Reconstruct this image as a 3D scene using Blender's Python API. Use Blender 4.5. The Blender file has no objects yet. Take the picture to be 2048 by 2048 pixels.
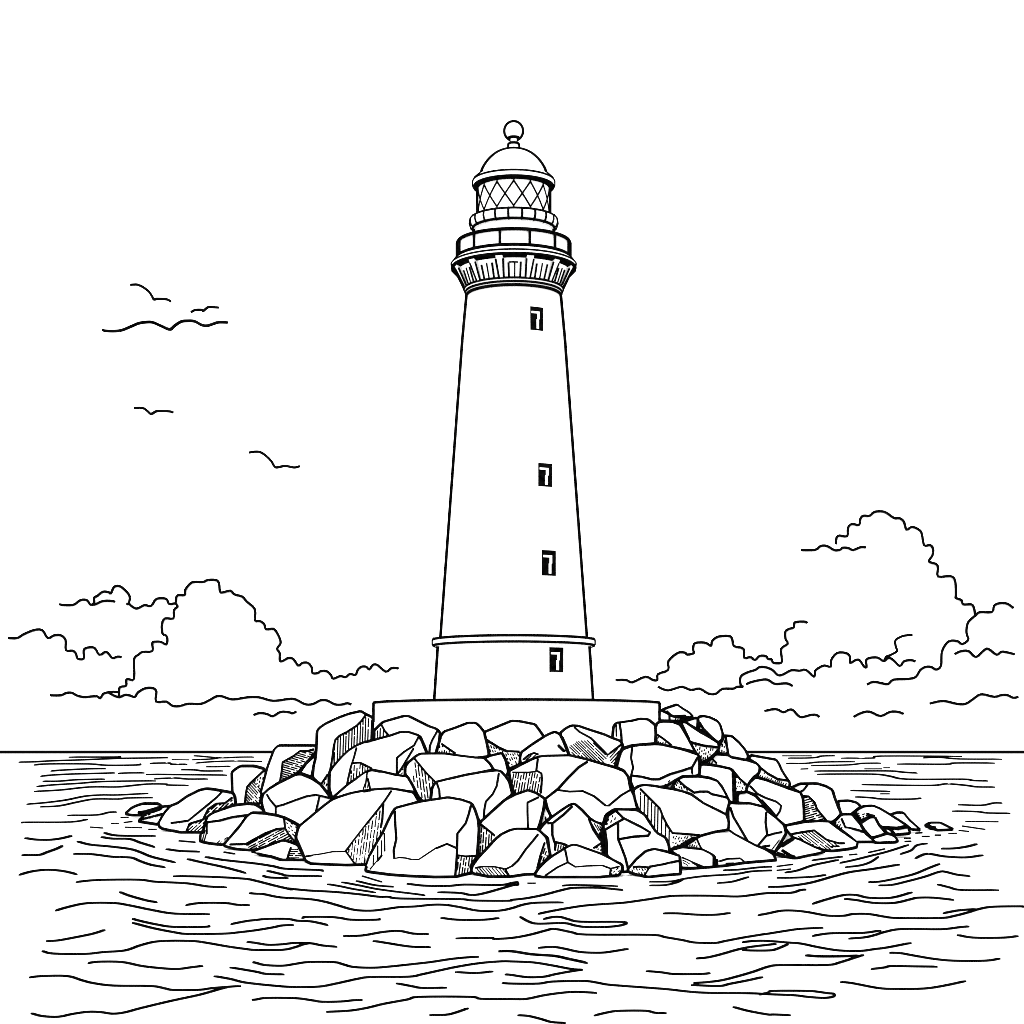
import bpy, math, random
from mathutils import Vector
from mathutils.geometry import delaunay_2d_cdt

random.seed(7)
S = bpy.context.scene
COL = S.collection

# ------------------------------------------------------------------ camera
F = 4000.0            # focal length in pixels of a 2048 px wide picture
YH = 1500.0           # picture row of the eye level
H = 5.0               # eye height above the sea, metres
cam = bpy.data.cameras.new("Camera")
cam.sensor_width = 36.0
cam.lens = 36.0 * F / 2048.0
cam.shift_y = (YH - 1024.0) / 2048.0
cam.clip_start = 0.5
cam.clip_end = 30000.0
camo = bpy.data.objects.new("Camera", cam)
camo.location = (0, 0, H)
camo.rotation_euler = (math.radians(90), 0, 0)
COL.objects.link(camo)
S.camera = camo

# ------------------------------------------------------------------ sky and sun
SUN_EL, SUN_AZ = 48.0, 188.0       # the sun stands behind the camera, veiled
world = bpy.data.worlds.new("World")
S.world = world
world.use_nodes = True
wn, wl = world.node_tree.nodes, world.node_tree.links
bg = wn["Background"]
sky = wn.new("ShaderNodeTexSky")
sky.sky_type = 'NISHITA'
sky.sun_disc = False
sky.sun_elevation = math.radians(SUN_EL)
sky.sun_rotation = math.radians(SUN_AZ)
sky.air_density = 1.0
sky.dust_density = 0.3
hsv = wn.new("ShaderNodeHueSaturation")      # an even, colourless overcast
hsv.inputs["Saturation"].default_value = 0.0
wl.new(sky.outputs[0], hsv.inputs["Color"])
wl.new(hsv.outputs[0], bg.inputs["Color"])
bg.inputs["Strength"].default_value = 0.15

sun = bpy.data.lights.new("Sun", 'SUN')
sun.energy = 1.2
sun.angle = math.radians(25)
sun.color = (1.0, 0.985, 0.96)
suno = bpy.data.objects.new("Sun", sun)
suno.rotation_euler = (math.radians(90 - SUN_EL), 0, math.radians(180 - SUN_AZ))
COL.objects.link(suno)

S.view_settings.view_transform = 'Standard'
S.view_settings.look = 'None'
S.view_settings.gamma = 1.0
S.view_settings.exposure = 1.15
S.cycles.use_denoising = False
S.cycles.max_bounces = 6
S.cycles.diffuse_bounces = 5
S.cycles.pixel_filter_type = 'BLACKMAN_HARRIS'
S.cycles.filter_width = 0.9

# ------------------------------------------------------------------ materials
def mat(name, a, b, scale, rough=0.9):
    m = bpy.data.materials.new(name)
    m.use_nodes = True
    n, l = m.node_tree.nodes, m.node_tree.links
    p = n["Principled BSDF"]
    p.inputs["Roughness"].default_value = rough
    p.inputs["Specular IOR Level"].default_value = 0.0
    t = n.new("ShaderNodeTexNoise")
    t.inputs["Scale"].default_value = scale
    t.inputs["Detail"].default_value = 4
    tc = n.new("ShaderNodeTexCoord")
    l.new(tc.outputs["Object"], t.inputs["Vector"])
    r = n.new("ShaderNodeValToRGB")
    r.color_ramp.elements[0].position = 0.35
    r.color_ramp.elements[1].position = 0.65
    r.color_ramp.elements[0].color = (a, a, a, 1)
    r.color_ramp.elements[1].color = (b, b, b, 1)
    l.new(t.outputs["Fac"], r.inputs["Fac"])
    l.new(r.outputs["Color"], p.inputs["Base Color"])
    return m

M_ROCK = mat("white_rock", 0.84, 0.90, 0.8)
M_PLASTER = mat("white_plaster", 0.84, 0.88, 0.5)
M_WATER = mat("white_water", 0.82, 0.88, 0.1)
M_CLOUD = mat("white_cloud", 0.90, 0.93, 0.01)
M_GLASS = mat("frosted_glazing", 0.84, 0.88, 0.4)
M_INK = mat("black_ink", 0.0, 0.003, 3.0)
M_FEATHER = mat("black_feather", 0.0, 0.003, 3.0)

# ------------------------------------------------------------------ helpers
def P(x, y, d):
    """the point at distance d ahead of the eye that the camera sees at (x, y) of the 2048 px picture"""
    return Vector(((x - 1024.0) * d / F, d, H - (y - YH) * d / F))

class MB:
    """collects faces of several materials into one mesh"""
    def __init__(s):
        s.v, s.f, s.m, s.sm = [], [], [], []
    def add(s, vs, fs, mi=0, smooth=False):
        o = len(s.v)
        s.v.extend([tuple(v) for v in vs])
        for f in fs:
            s.f.append(tuple(i + o for i in f))
            s.m.append(mi)
            s.sm.append(smooth)
    def tube(s, pts, rad, mi=1, n=6, closed=False):
        pts = [Vector(p) for p in pts]
        k = len(pts)
        if k < 2:
            return
        if not isinstance(rad, (list, tuple)):
            rad = [rad] * k
        vs, prev = [], None
        for i, p in enumerate(pts):
            a = pts[i - 1] if (i or closed) else p
            b = pts[(i + 1) % k] if (i < k - 1 or closed) else p
            t = b - a
            if t.length < 1e-9:
                t = Vector((1, 0, 0))
            t.normalize()
            if prev is None:
                u = t.cross(Vector((0, 0, 1)))
                if u.length < 0.1:
                    u = t.cross(Vector((0, 1, 0)))
            else:
                u = prev - t * prev.dot(t)
                if u.length < 1e-6:
                    u = t.orthogonal()
            u.normalize()
            prev = u
            w = t.cross(u)
            for j in range(n):
                an = 2 * math.pi * j / n
                vs.append(p + (u * math.cos(an) + w * math.sin(an)) * rad[i])
        fs = []
        for i in range(k if closed else k - 1):
            i2 = (i + 1) % k
            for j in range(n):
                j2 = (j + 1) % n
                fs.append((i * n + j, i * n + j2, i2 * n + j2, i2 * n + j))
        if not closed:
            fs.append(tuple(range(n))[::-1])
            fs.append(tuple(range((k - 1) * n, k * n)))
        s.add(vs, fs, mi, True)
    def build(s, name, mats, parent=None, loc=None):
        me = bpy.data.meshes.new(name)
        off = Vector(loc) if loc is not None else Vector((0, 0, 0))
        me.from_pydata([tuple(Vector(v) - off) for v in s.v], [], s.f)
        for m in mats:
            me.materials.append(m)
        for p, mi, sm in zip(me.polygons, s.m, s.sm):
            p.material_index = mi
            p.use_smooth = sm
        me.update()
        o = bpy.data.objects.new(name, me)
        o.location = off
        COL.objects.link(o)
        if parent is not None:
            o.parent = parent
            o.location = off - parent.location
        return o

def tag(o, label=None, cat=None, group=None, kind=None):
    if label: o["label"] = label
    if cat: o["category"] = cat
    if group: o["group"] = group
    if kind: o["kind"] = kind
    return o

WIN = {  # tracing windows: origin and scale in the 2048 px picture
    'A': (240, 1400, 4.83), 'B': (600, 1400, 4.83), 'C': (940, 1400, 4.83), 'D': (1200, 1400, 4.83), 'E': (1520, 1400, 4.83),
    'p': (0, 1490, 3.773), 'q': (0, 1768, 3.773), 'r': (512, 1768, 3.773), 's': (1024, 1768, 3.773), 't': (1536, 1768, 3.773),
    'u': (1536, 1490, 3.773), 'f': (512, 1680, 3.773), 'g': (1024, 1680, 3.773), 'h': (1536, 1680, 3.773),
    'k': (0, 1140, 4.6), 'l': (400, 1140, 4.6), 'm': (1210, 1220, 4.6), 'n': (1590, 1000, 4.218),
    'x': (190, 550, 6.44), 'y': (250, 790, 5.367),
}
def px(win, text):
    """'100,200 110,220 | q 30,40' -> picture points; a lone letter changes the window"""
    x0, y0, sc = WIN[win]
    out = []
    for tok in text.replace('|', ' ').split():
        if tok in WIN:
            x0, y0, sc = WIN[tok]
            continue
        a, b = tok.split(',')
        out.append((x0 + float(a) / sc, y0 + float(b) / sc))
    return out

def lerp_table(tab, x):
    if x <= tab[0][0]:
        return tab[0][1]
    for (a, b), (c, d) in zip(tab, tab[1:]):
        if x <= c:
            return b + (d - b) * (x - a) / (c - a)
    return tab[-1][1]

def smooth(pts, n=4, closed=False):
    """Catmull-Rom through the points"""
    k = len(pts)
    if k < 3:
        return pts
    out = []
    rng = k if closed else k - 1
    for i in range(rng):
        p0 = pts[(i - 1) % k] if (closed or i) else pts[0]
        p1, p2 = pts[i], pts[(i + 1) % k]
        p3 = pts[(i + 2) % k] if (closed or i + 2 < k) else pts[-1]
        for j in range(n):
            t = j / n
            out.append(tuple(0.5 * (2 * b + (c - a) * t + (2 * a - 5 * b + 4 * c - d) * t * t + (3 * b - a - 3 * c + d) * t ** 3)
                             for a, b, c, d in zip(p0, p1, p2, p3)))
    if not closed:
        out.append(pts[-1])
    return out

def resample(pts, step):
    out = [pts[0]]
    for a, b in zip(pts, pts[1:]):
        L = math.hypot(b[0] - a[0], b[1] - a[1])
        n = max(1, int(L / step))
        for j in range(1, n + 1):
            out.append((a[0] + (b[0] - a[0]) * j / n, a[1] + (b[1] - a[1]) * j / n))
    return out

def inside(poly, x, y):
    c = False
    n = len(poly)
    for i in range(n):
        x1, y1 = poly[i]
        x2, y2 = poly[i - 1]
        if (y1 > y) != (y2 > y) and x < (x2 - x1) * (y - y1) / (y2 - y1) + x1:
            c = not c
    return c

def edge_dist(poly, x, y):
    best = 1e9
    n = len(poly)
    for i in range(n):
        x1, y1 = poly[i - 1]
        x2, y2 = poly[i]
        dx, dy = x2 - x1, y2 - y1
        L = dx * dx + dy * dy
        t = 0 if L == 0 else max(0, min(1, ((x - x1) * dx + (y - y1) * dy) / L))
        best = min(best, math.hypot(x - x1 - t * dx, y - y1 - t * dy))
    return best

WADD = 1.8     # every drawn line is this much wider than measured (2048 px)
# ------------------------------------------------------------------ tracings of the drawn shapes
# boulders: window, name, label, outline, inner ridges (optional *width), hatching that inks in the shade of a face (angle, gap, style, region)
ROCKS = [
('A', 'rock', "thin flat rock awash at the far left tip of the islet",
 "50,1100 110,1045 160,1020 220,1000 370,1000 405,1030 400,1050 330,1075 240,1100 210,1112 110,1112",
 ["*6 180,1088 240,1080 330,1055 375,1040"], []),
('A', 'rock', "small low wedge rock between the far left flat rock and the long sloping boulder",
 "405,1030 490,1022 430,1090 395,1150 370,1215 200,1188 180,1172 230,1120 240,1100 330,1075 400,1050",
 ["*4 215,1150 300,1130 410,1100"], [(15, 5, 'd', "240,1105 300,1100 290,1130 225,1140")]),
('A', 'boulder', "long sloping boulder with a hatched lower flank at the left water's edge",
 "490,1022 560,995 650,930 770,870 830,855 890,860 980,875 1090,895 1110,940 1115,1010 1010,1050 900,1090 845,1130 820,1200 800,1285 580,1290 500,1265 400,1240 372,1215 395,1150 430,1090",
 ["985,885 940,935 660,1165 560,1180 495,1188", "1085,940 1015,995 930,1000 850,1055 800,1155 670,1195 640,1270"],
 [(42, 4.6, 'h', "1085,945 1015,1000 930,1005 850,1060 800,1160 670,1200 645,1270 795,1280 820,1200 845,1130 1010,1050 1100,1010")]),
('A', 'boulder', "round topped upright boulder standing before the tall flat topped slab on the left",
 "1085,890 1080,700 1105,675 1150,645 1170,637 1300,637 1390,662 1412,690 1395,800 1370,900 1355,1000 1310,1005 1250,1000 1120,1015 1112,930",
 ["1390,680 1330,735 1260,800 1228,835 1215,900 1205,995"],
 [(-48, 4.6, 'h', "1225,840 1290,780 1370,860 1350,1000 1210,995"), (80, 5, 'd', "1385,690 1390,800 1370,870 1290,780")]),
('A', 'boulder', "tall flat topped slab breaking the skyline on the left of the pile",
 "1490,480 1530,440 1895,440 1893,500 1800,610 1730,690 1700,715 1540,795 1440,860 1385,912 1358,905 1400,750 1430,640",
 ["1870,475 1820,490 1745,490 1670,545 1570,600 1560,700 1545,785"],
 [(-16, 4.4, 'h', "1870,478 1820,492 1745,492 1670,548 1572,605 1562,700 1548,785 1700,715 1800,600 1885,490")]),
('A', 'rock', "narrow triangular rock wedged between the flat topped slab and the tall leaning boulder",
 "1895,530 1850,745 1740,705 1800,620", [], []),
('A', 'boulder', "broad faceted boulder below the tall flat topped slab",
 "1385,912 1440,860 1540,800 1700,720 1750,715 1850,755 1934,810 1989,880 2039,945 2049,965 1979,1015 1889,1090 1739,1215 1700,1190 1600,1140 1520,1115 1400,1095 1380,1040 1368,980",
 ["1420,915 1450,965 1505,1030 1505,1110", "1505,1030 1580,1010 1700,965 1800,930 1890,915 1940,925 2039,950", "1925,935 1910,1000 1890,1085"], []),
('A', 'boulder', "low boulder at the water below the round topped upright boulder",
 "1115,1015 1250,1000 1310,1008 1375,1050 1410,1090 1280,1087 1230,1120 1190,1180 1130,1250 1080,1310 1030,1380 1000,1410 940,1405 860,1395 790,1380 772,1360 778,1300 800,1285 820,1200 845,1130 900,1090 1010,1050",
 ["*4 850,1180 960,1165 1090,1130 1240,1110", "840,1190 838,1290 815,1370"],
 [(40, 4.6, 'h', "925,1380 960,1345 1080,1310 1010,1395"), (75, 4.5, 'v', "800,1290 835,1240 828,1360 790,1370")]),
('A', 'boulder', "squat boulder at the left waterline with a curved hatched underside",
 "1280,1087 1400,1095 1520,1115 1600,1140 1720,1210 1715,1260 1695,1330 1720,1400 1640,1370 1580,1355 1530,1370 1440,1405 1330,1445 1270,1462 1160,1450 1080,1430 1000,1408 1040,1355 1080,1310 1150,1230 1200,1160 1230,1120",
 ["*4 1065,1395 1220,1390 1290,1350 1400,1290 1520,1245 1590,1240", "1585,1150 1595,1240 1630,1300 1700,1380"],
 [(28, 4.8, 'h', "1220,1405 1300,1355 1400,1295 1520,1252 1590,1250 1690,1345 1700,1390 1580,1355 1440,1405 1270,1458"), (-40, 5, 'd', "1600,1160 1710,1220 1690,1330 1640,1310")]),
('A', 'rock', "low triangular rock at the waterline left of the largest left boulder",
 "1270,1465 1330,1445 1440,1405 1530,1370 1580,1355 1640,1370 1720,1400 1750,1460 1780,1520 1795,1555 1560,1555 1450,1520 1350,1490",
 ["1650,1425 1630,1480 1615,1540"], [(0, 4.6, 'h', "1650,1430 1632,1480 1620,1545 1775,1545 1730,1440")]),
('B', 'boulder', "tall leaning boulder with a long hatched face against the left corner of the plinth",
 "160,440 165,300 190,268 250,228 380,168 480,132 590,107 640,137 705,168 705,250 692,390 620,410 550,440 470,490 400,555 310,660 280,700 278,870 295,940 230,870 190,810 120,745 130,640 150,560",
 ["630,150 590,205 550,245 450,310 380,345 340,385 325,450 310,570 290,680", "265,720 210,805"],
 [(88, 5.6, 'v', "630,155 590,210 550,250 450,315 380,350 342,390 328,450 312,650 400,555 550,440 692,390 698,195"), (70, 5, 'd', "260,740 220,805 262,860")]),
('B', 'boulder', "boulder lying against the plinth wall beside its left corner",
 "712,300 755,255 800,215 900,185 1000,157 1050,157 1150,207 1250,257 1320,282 1355,312 1345,400 1310,520 1230,520 1200,440 1160,350 1050,310 970,310 860,350 780,370 700,395",
 ["790,245 820,300 860,345", "1325,300 1280,380 1255,440 1250,510"], [(88, 6, 'h', "785,262 845,345 705,385 720,315")]),
('B', 'boulder', "large smooth boulder under the tall leaning boulder",
 "310,660 400,555 470,490 550,440 620,410 700,395 780,370 860,350 970,312 1050,312 1150,345 1180,400 1220,500 1230,520 1120,545 1040,610 1015,650 1012,740 910,720 800,695 700,675 650,690 560,750 460,820 380,890 310,950 282,860 285,700",
 ["545,465 520,560 490,650 465,760 455,815", "510,610 580,605 690,660", "1140,365 1100,440 1000,505 935,560 935,720", "1095,470 1040,560 980,660 945,710"],
 [(86, 5.2, 'h', "510,618 580,612 672,662 640,690 560,750 475,805"), (45, 5, 'd', "1000,610 1010,720 950,710")]),
('B', 'boulder', "half hidden low boulder between the large smooth boulder and the biggest left front boulder",
 "310,955 380,890 460,820 560,750 650,690 700,675 800,695 920,725 1040,742 1080,810 1120,890 1000,875 880,855 800,860 600,880 480,905 370,940",
 ["650,710 640,790 615,860", "655,760 675,850"], [(80, 4.6, 'h', "655,730 672,855 618,860")]),
('B', 'boulder', "long flat boulder in the middle with a hatched left end",
 "1015,650 1040,610 1120,543 1160,522 1240,520 1400,520 1500,535 1700,560 1780,562 1840,620 1870,672 1740,700 1600,725 1450,760 1310,795 1275,850 1260,970 1180,975 1140,930 1120,890 1080,810 1040,745 1015,720",
 ["1110,570 1150,620 1220,705 1300,785"], [(-83, 6.2, 'h', "1098,590 1150,630 1298,792 1272,850 1258,965 1190,965 1095,780")]),
('B', 'boulder', "boulder directly behind the square front boulder with one long crease",
 "1310,795 1450,760 1600,725 1740,700 1900,682 1942,690 1987,740 2022,790 2052,910 1972,970 1882,1050 1742,1180 1720,1150 1690,1060 1660,1000 1560,965 1430,942 1280,965 1260,970 1275,850",
 ["1325,810 1345,870 1350,940", "1920,710 1900,830 1860,910 1795,980 1780,1060 1775,1140"], []),
('B', 'boulder', "biggest boulder of the left front, with a long slanting hatched flank",
 "310,965 370,940 480,905 600,882 700,867 800,860 880,857 1000,875 1100,895 1150,980 1050,1010 920,1045 890,1090 850,1170 800,1280 740,1380 680,1490 640,1600 460,1605 260,1598 100,1590 50,1550 30,1490 0,1420 -40,1330 -20,1250 0,1215 80,1150 150,1090 240,1015",
 ["880,880 820,970 760,1050 640,1200 540,1330 440,1460 530,1590", "60,1510 200,1490 320,1467 440,1465", "805,1000 795,1150 780,1230"],
 [(83, 5.6, 'h', "803,1010 640,1208 455,1460 540,1588 638,1588 680,1490 740,1380 790,1260")]),
('B', 'boulder', "large square faced boulder at the front waterline with a hatched right corner",
 "920,1045 1050,1010 1180,980 1280,965 1430,942 1560,965 1660,1000 1690,1060 1720,1150 1730,1250 1720,1400 1710,1510 1650,1600 1650,1680 1500,1718 1300,1720 1050,1710 880,1698 680,1672 632,1660 640,1600 680,1490 740,1380 800,1280 850,1170 890,1090",
 ["*3.6 915,1075 920,1200 930,1340 905,1450 910,1535 960,1525 1020,1530 1080,1545 1145,1545 1220,1495 1310,1435 1420,1390 1510,1430", "*3.6 1650,1020 1630,1100 1600,1190 1520,1290 1515,1500 1500,1700", "1525,1500 1600,1510 1700,1505",
  "790,1500 745,1560 680,1640", "*1.8 815,1290 818,1460", "*1.8 750,1410 750,1540", "*1.8 787,1360 787,1500", "*1.6 710,1500 708,1590"],
 [(82, 5.4, 'h', "1520,1510 1700,1512 1650,1600 1648,1668 1515,1700")]),
('B', 'boulder', "smooth rounded boulder below the plinth, first right of the one at the plinth's left corner",
 "1345,400 1360,345 1390,307 1500,270 1620,223 1700,223 1740,260 1780,310 1800,390 1825,520 1820,545 1700,560 1500,535 1400,520 1315,517",
 ["1370,425 1420,460 1500,515"], [(86, 5.4, 'd', "1368,432 1490,515 1330,512 1350,440")]),
('C', 'boulder', "wide low boulder below the centre of the plinth with a dotted hatched underside",
 "140,310 250,265 400,203 480,207 630,237 670,290 715,355 620,420 490,510 480,620 375,665 350,590 310,512 190,540 165,430 145,350",
 ["*4 160,385 280,460 360,495 480,500"], [(-70, 4.6, 'd', "175,425 280,470 330,505 310,512 195,535"), (-70, 4.6, 'd', "340,515 470,510 470,610 385,650")]),
('C', 'rock', "small plain rock in the gap left of the largest central boulder",
 "140,560 190,540 310,512 345,580 372,690 345,745 300,695 225,672", [], []),
('C', 'boulder', "small peaked boulder in the gap under the middle of the plinth",
 "490,510 600,430 715,355 770,327 820,307 870,332 900,390 940,490 960,540 740,540 680,545 600,570 490,620",
 ["515,575 570,530 620,510 660,525", "*5 855,440 910,495"], [(40, 4.6, 'h', "520,590 575,535 655,525 600,560")]),
('C', 'boulder', "slanting boulder densely hatched across its face, below the plinth's right half",
 "870,320 920,277 980,248 1050,252 1150,287 1300,335 1380,370 1460,400 1480,450 1450,500 1420,560 1400,650 1250,610 1130,575 960,535 930,450 895,370",
 ["1010,265 1060,310 1170,370 1250,450 1330,530 1400,475 1460,430"],
 [(-44, 4.4, 'v', "955,440 990,430 1020,395 1150,385 1260,465 1335,545 1300,610 1130,570 990,535"), (48, 4.8, 'h', "1345,540 1450,445 1400,630 1350,610")]),
('C', 'boulder', "blocky upright boulder under the right end of the plinth",
 "1375,370 1385,260 1410,222 1460,217 1560,202 1640,182 1720,187 1790,242 1795,330 1790,420 1660,430 1560,440 1480,465 1460,400",
 ["*3.6 1445,225 1460,320 1465,400", "*1.8 1412,240 1415,350"], []),
('C', 'boulder', "largest central boulder, many faceted, with a hatched square left facet",
 "375,690 480,635 600,575 680,547 740,542 960,537 1130,577 1250,612 1400,655 1490,690 1530,740 1550,850 1590,930 1620,1055 1540,1058 1400,1057 1330,1100 1280,1200 1210,1180 1150,1140 1080,1060 1010,1005 960,1018 880,1070 770,1145 745,1050 725,955 640,900 560,872 430,915 395,800",
 ["*4.6 1130,600 1050,650 940,760 850,860 730,955", "*3.6 850,870 960,885 1090,880 1200,930 1310,1020 1340,1020 1460,920 1545,870", "655,570 640,680 690,710 695,760 685,900", "410,700 570,700 640,690"],
 [(80, 5.6, 'h', "408,705 640,697 690,722 683,890 640,895 560,870 430,905 395,790")]),
('C', 'boulder', "tilted block boulder just right of the square faced front boulder",
 "100,1180 240,1050 330,970 430,917 560,872 640,900 725,955 710,1060 680,1180 655,1250 560,1245 440,1245 380,1260 300,1300 240,1350 150,1450 75,1530 72,1400 85,1250",
 ["660,940 555,990 555,1080 560,1240", "110,1205 180,1260 240,1310"], [(86, 5, 'h', "108,1212 238,1315 150,1440 85,1500 95,1300")]),
('C', 'boulder', "leaning front boulder at the waterline with a hatched toe, right of the square faced one",
 "75,1530 150,1450 240,1350 300,1300 380,1262 440,1247 650,1250 680,1270 740,1330 760,1420 775,1500 720,1560 660,1620 620,1690 530,1695 400,1715 190,1717 60,1692 10,1660 20,1610",
 ["*3.6 655,1300 600,1370 540,1440 460,1555 400,1610 345,1635 240,1615 110,1612 50,1625", "345,1640 375,1700", "720,1380 680,1500 650,1620"],
 [(-50, 5, 'v', "50,1632 110,1618 240,1620 340,1640 370,1705 190,1710 70,1690"), (70, 5, 'h', "722,1400 750,1500 660,1610 668,1560")]),
('C', 'boulder', "wide low tent shaped boulder at the front waterline in the centre",
 "620,1692 660,1630 720,1570 780,1520 860,1470 940,1420 990,1402 1040,1407 1130,1440 1270,1490 1370,1540 1470,1595 1472,1640 1440,1692 1340,1702 1270,1720 690,1720",
 ["920,1450 945,1570 840,1620 730,1695", "945,1570 1020,1615 1130,1605 1280,1600 1360,1630 1350,1700", "1360,1630 1440,1610"],
 [(42, 5, 'd', "1360,1638 1450,1615 1440,1685 1355,1695")]),
('C', 'boulder', "pyramid shaped boulder above the wide tent shaped front boulder",
 "665,1260 700,1212 790,1132 880,1067 960,1015 1010,1002 1080,1060 1150,1137 1200,1172 1280,1205 1290,1260 1300,1360 1310,1500 1270,1490 1130,1440 1040,1407 990,1402 940,1420 860,1470 780,1520 765,1450 750,1330 700,1290",
 ["*4 985,1030 900,1110 800,1190 750,1192", "*4 795,1195 795,1300 815,1370 900,1390 940,1405", "*4 1150,1150 1190,1250 1250,1340 1275,1370", "1270,1380 1195,1430", "*9 1280,1250 1290,1330 1292,1400 1295,1490", "*5 1265,1290 1240,1310 1255,1335", "820,1375 822,1450"],
 [(80, 5, 'h', "822,1378 930,1408 830,1468"), (-60, 4, 'h', "1162,1175 1270,1222 1285,1340 1250,1330"), (45, 4.5, 'd', "1205,1430 1275,1395 1275,1470")]),
('C', 'rock', "narrow sliver of rock between the tilted block boulder and the pyramid shaped one",
 "725,960 748,1050 785,1128 700,1205 665,1250 690,1130 710,1050", ["*3 745,1040 770,1110", "*2 730,1130 735,1190"], []),
('C', 'boulder', "angular front boulder with a raised triangular cap beside the pyramid shaped one",
 "1285,1210 1310,1110 1390,1057 1540,1060 1620,1067 1690,1110 1740,1190 1800,1280 1890,1330 1920,1400 1930,1475 1880,1460 1780,1442 1700,1462 1620,1540 1548,1665 1475,1672 1470,1590 1370,1540 1320,1500 1318,1370 1302,1260",
 ["*4 1410,1070 1480,1140 1640,1220 1740,1280 1720,1310 1580,1320 1440,1345", "*4 1310,1250 1400,1195 1480,1150", "*4 1430,1190 1430,1340 1470,1440 1500,1520 1525,1620", "*5 1305,1200 1330,1120 1400,1070"],
 [(75, 6, 'd', "1325,1130 1400,1080 1410,1150 1320,1220")]),
('D', 'rock', "low rounded rock at the waterline in front of the angular capped boulder",
 "290,1610 350,1540 440,1462 520,1440 640,1470 770,1510 780,1690 620,1702 460,1720 380,1702 280,1662 265,1640",
 ["*4 480,1610 600,1590 750,1555", "*4 320,1612 380,1610 480,1618 430,1700"], [(-60, 4.6, 'd', "320,1622 470,1625 430,1690 380,1690 300,1650")]),
('D', 'rock', "small diamond shaped rock at the right corner of the plinth",
 "590,100 640,77 740,43 800,87 860,122 900,165 840,168 700,157 650,125", ["*4 640,105 700,157 825,152"], []),
('D', 'rock', "tiny shade-hatched rock squeezed under the diamond shaped rock by the plinth",
 "575,95 650,130 700,160 840,170 770,205 700,203 575,200", ["670,150 672,200"], [(70, 4.6, 'd', "700,165 830,168 770,200 720,195")]),
('D', 'boulder', "rounded boulder beside the blocky one under the plinth's right end",
 "555,220 600,207 700,212 770,240 820,320 870,410 920,505 870,490 780,470 690,450 600,432 545,415 530,300 540,250",
 ["555,335 620,380 690,435"], [(60, 4.6, 'd', "555,348 690,440 555,415")]),
('D', 'boulder', "elongated slanting boulder with a dotted dark foot at the top right of the pile",
 "770,215 820,210 900,265 1000,330 1080,375 1140,415 1150,470 1110,520 1050,572 985,607 960,550 920,500 870,410 820,310",
 ["*4.5 880,408 1000,440 1125,455", "*5 790,235 860,380"], [(82, 4.6, 'd', "915,430 1110,465 1040,565 985,590")]),
('D', 'rock', "sliver of rock between the diamond shaped rock and the domed boulder on the right slope",
 "815,205 930,170 945,185 940,282 880,248", [], []),
('D', 'boulder', "domed boulder on the skyline of the right slope",
 "945,167 990,152 1060,167 1130,202 1160,242 1185,330 1180,385 1140,415 1080,372 1010,300 950,285 948,200",
 ["*4 960,215 1000,280 1080,360 1140,410"], [(-45, 4.6, 'd', "955,230 1040,350 955,280")]),
('D', 'boulder', "steep boulder stepping down the skyline after the domed one on the right",
 "1190,342 1270,347 1340,410 1400,480 1432,545 1420,580 1260,550 1240,530 1125,510 1150,440 1182,385",
 ["*4 1215,360 1225,440 1240,530"], [(86, 4.8, 'd', "1150,405 1208,380 1232,522 1140,505")]),
('D', 'boulder', "wide boulder with a wavy crease below the blocky boulder at the plinth's right end",
 "215,480 300,450 400,435 540,427 600,432 690,452 800,480 950,530 960,600 960,720 930,735 800,737 740,770 640,830 590,842 520,830 430,822 370,832 325,865 300,800 265,740 230,680 160,650 180,570",
 ["310,460 300,560 320,650 300,730 300,860", "*4 310,730 400,740 500,765 570,765 680,715 800,680 890,650 940,560", "890,655 890,710"], [(42, 4.8, 'd', "600,832 650,780 760,750 690,832")]),
('D', 'boulder', "box shaped boulder with a thick dark right edge on the right slope",
 "970,622 1060,627 1160,642 1250,662 1290,705 1350,765 1420,830 1410,890 1320,892 1310,990 1255,987 1220,920 1180,840 1130,780 1060,752 960,737",
 ["*8 1290,710 1295,860 1300,985"], [(-70, 4.6, 'd', "1310,725 1410,835 1405,885 1315,885")]),
('D', 'boulder', "boulder behind the box shaped one with a short dotted notch at its left end",
 "1080,562 1115,522 1240,532 1260,552 1420,582 1510,612 1545,652 1535,710 1490,742 1450,790 1425,830 1350,765 1270,667 1160,642 985,610 1050,590",
 ["1085,570 1130,615"], [(70, 4.6, 'd', "1045,605 1080,578 1120,622")]),
('D', 'boulder', "boulder on the right skyline with a dotted band along its lower edge",
 "1440,570 1455,532 1560,552 1700,577 1730,622 1760,690 1800,752 1835,802 1828,850 1700,810 1600,772 1510,740 1535,700 1550,652 1510,612",
 ["*4 1550,655 1620,710 1720,765 1820,780"], [(60, 4.6, 'd', "1550,665 1620,718 1720,772 1820,790 1808,838 1600,770 1530,735")]),
('D', 'boulder', "large plain slab on the right slope with a bent crease near its foot",
 "1425,830 1450,790 1500,745 1600,772 1700,810 1830,860 1936,892 1960,950 1970,1060 1972,1170 1790,1213 1700,1140 1620,1060 1540,960 1490,910 1410,880",
 ["1450,830 1520,905 1600,945 1700,980 1750,1020 1740,1070 1705,1120", "1560,965 1640,1050 1695,1115"], [(-48, 4.5, 'h', "1550,960 1590,990 1700,1115 1650,1080")]),
('D', 'rock', "small rock tucked under the thick dark edge of the box shaped boulder",
 "1335,900 1410,887 1500,930 1580,1020 1600,1045 1450,1000 1325,992", [], []),
('D', 'boulder', "flat topped boulder with a dotted left end above the big vertically hatched one",
 "740,770 800,742 950,740 1060,757 1130,782 1180,850 1220,920 1250,990 1230,1060 1220,1110 1150,1072 1000,1000 880,910 780,880 690,850",
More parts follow.
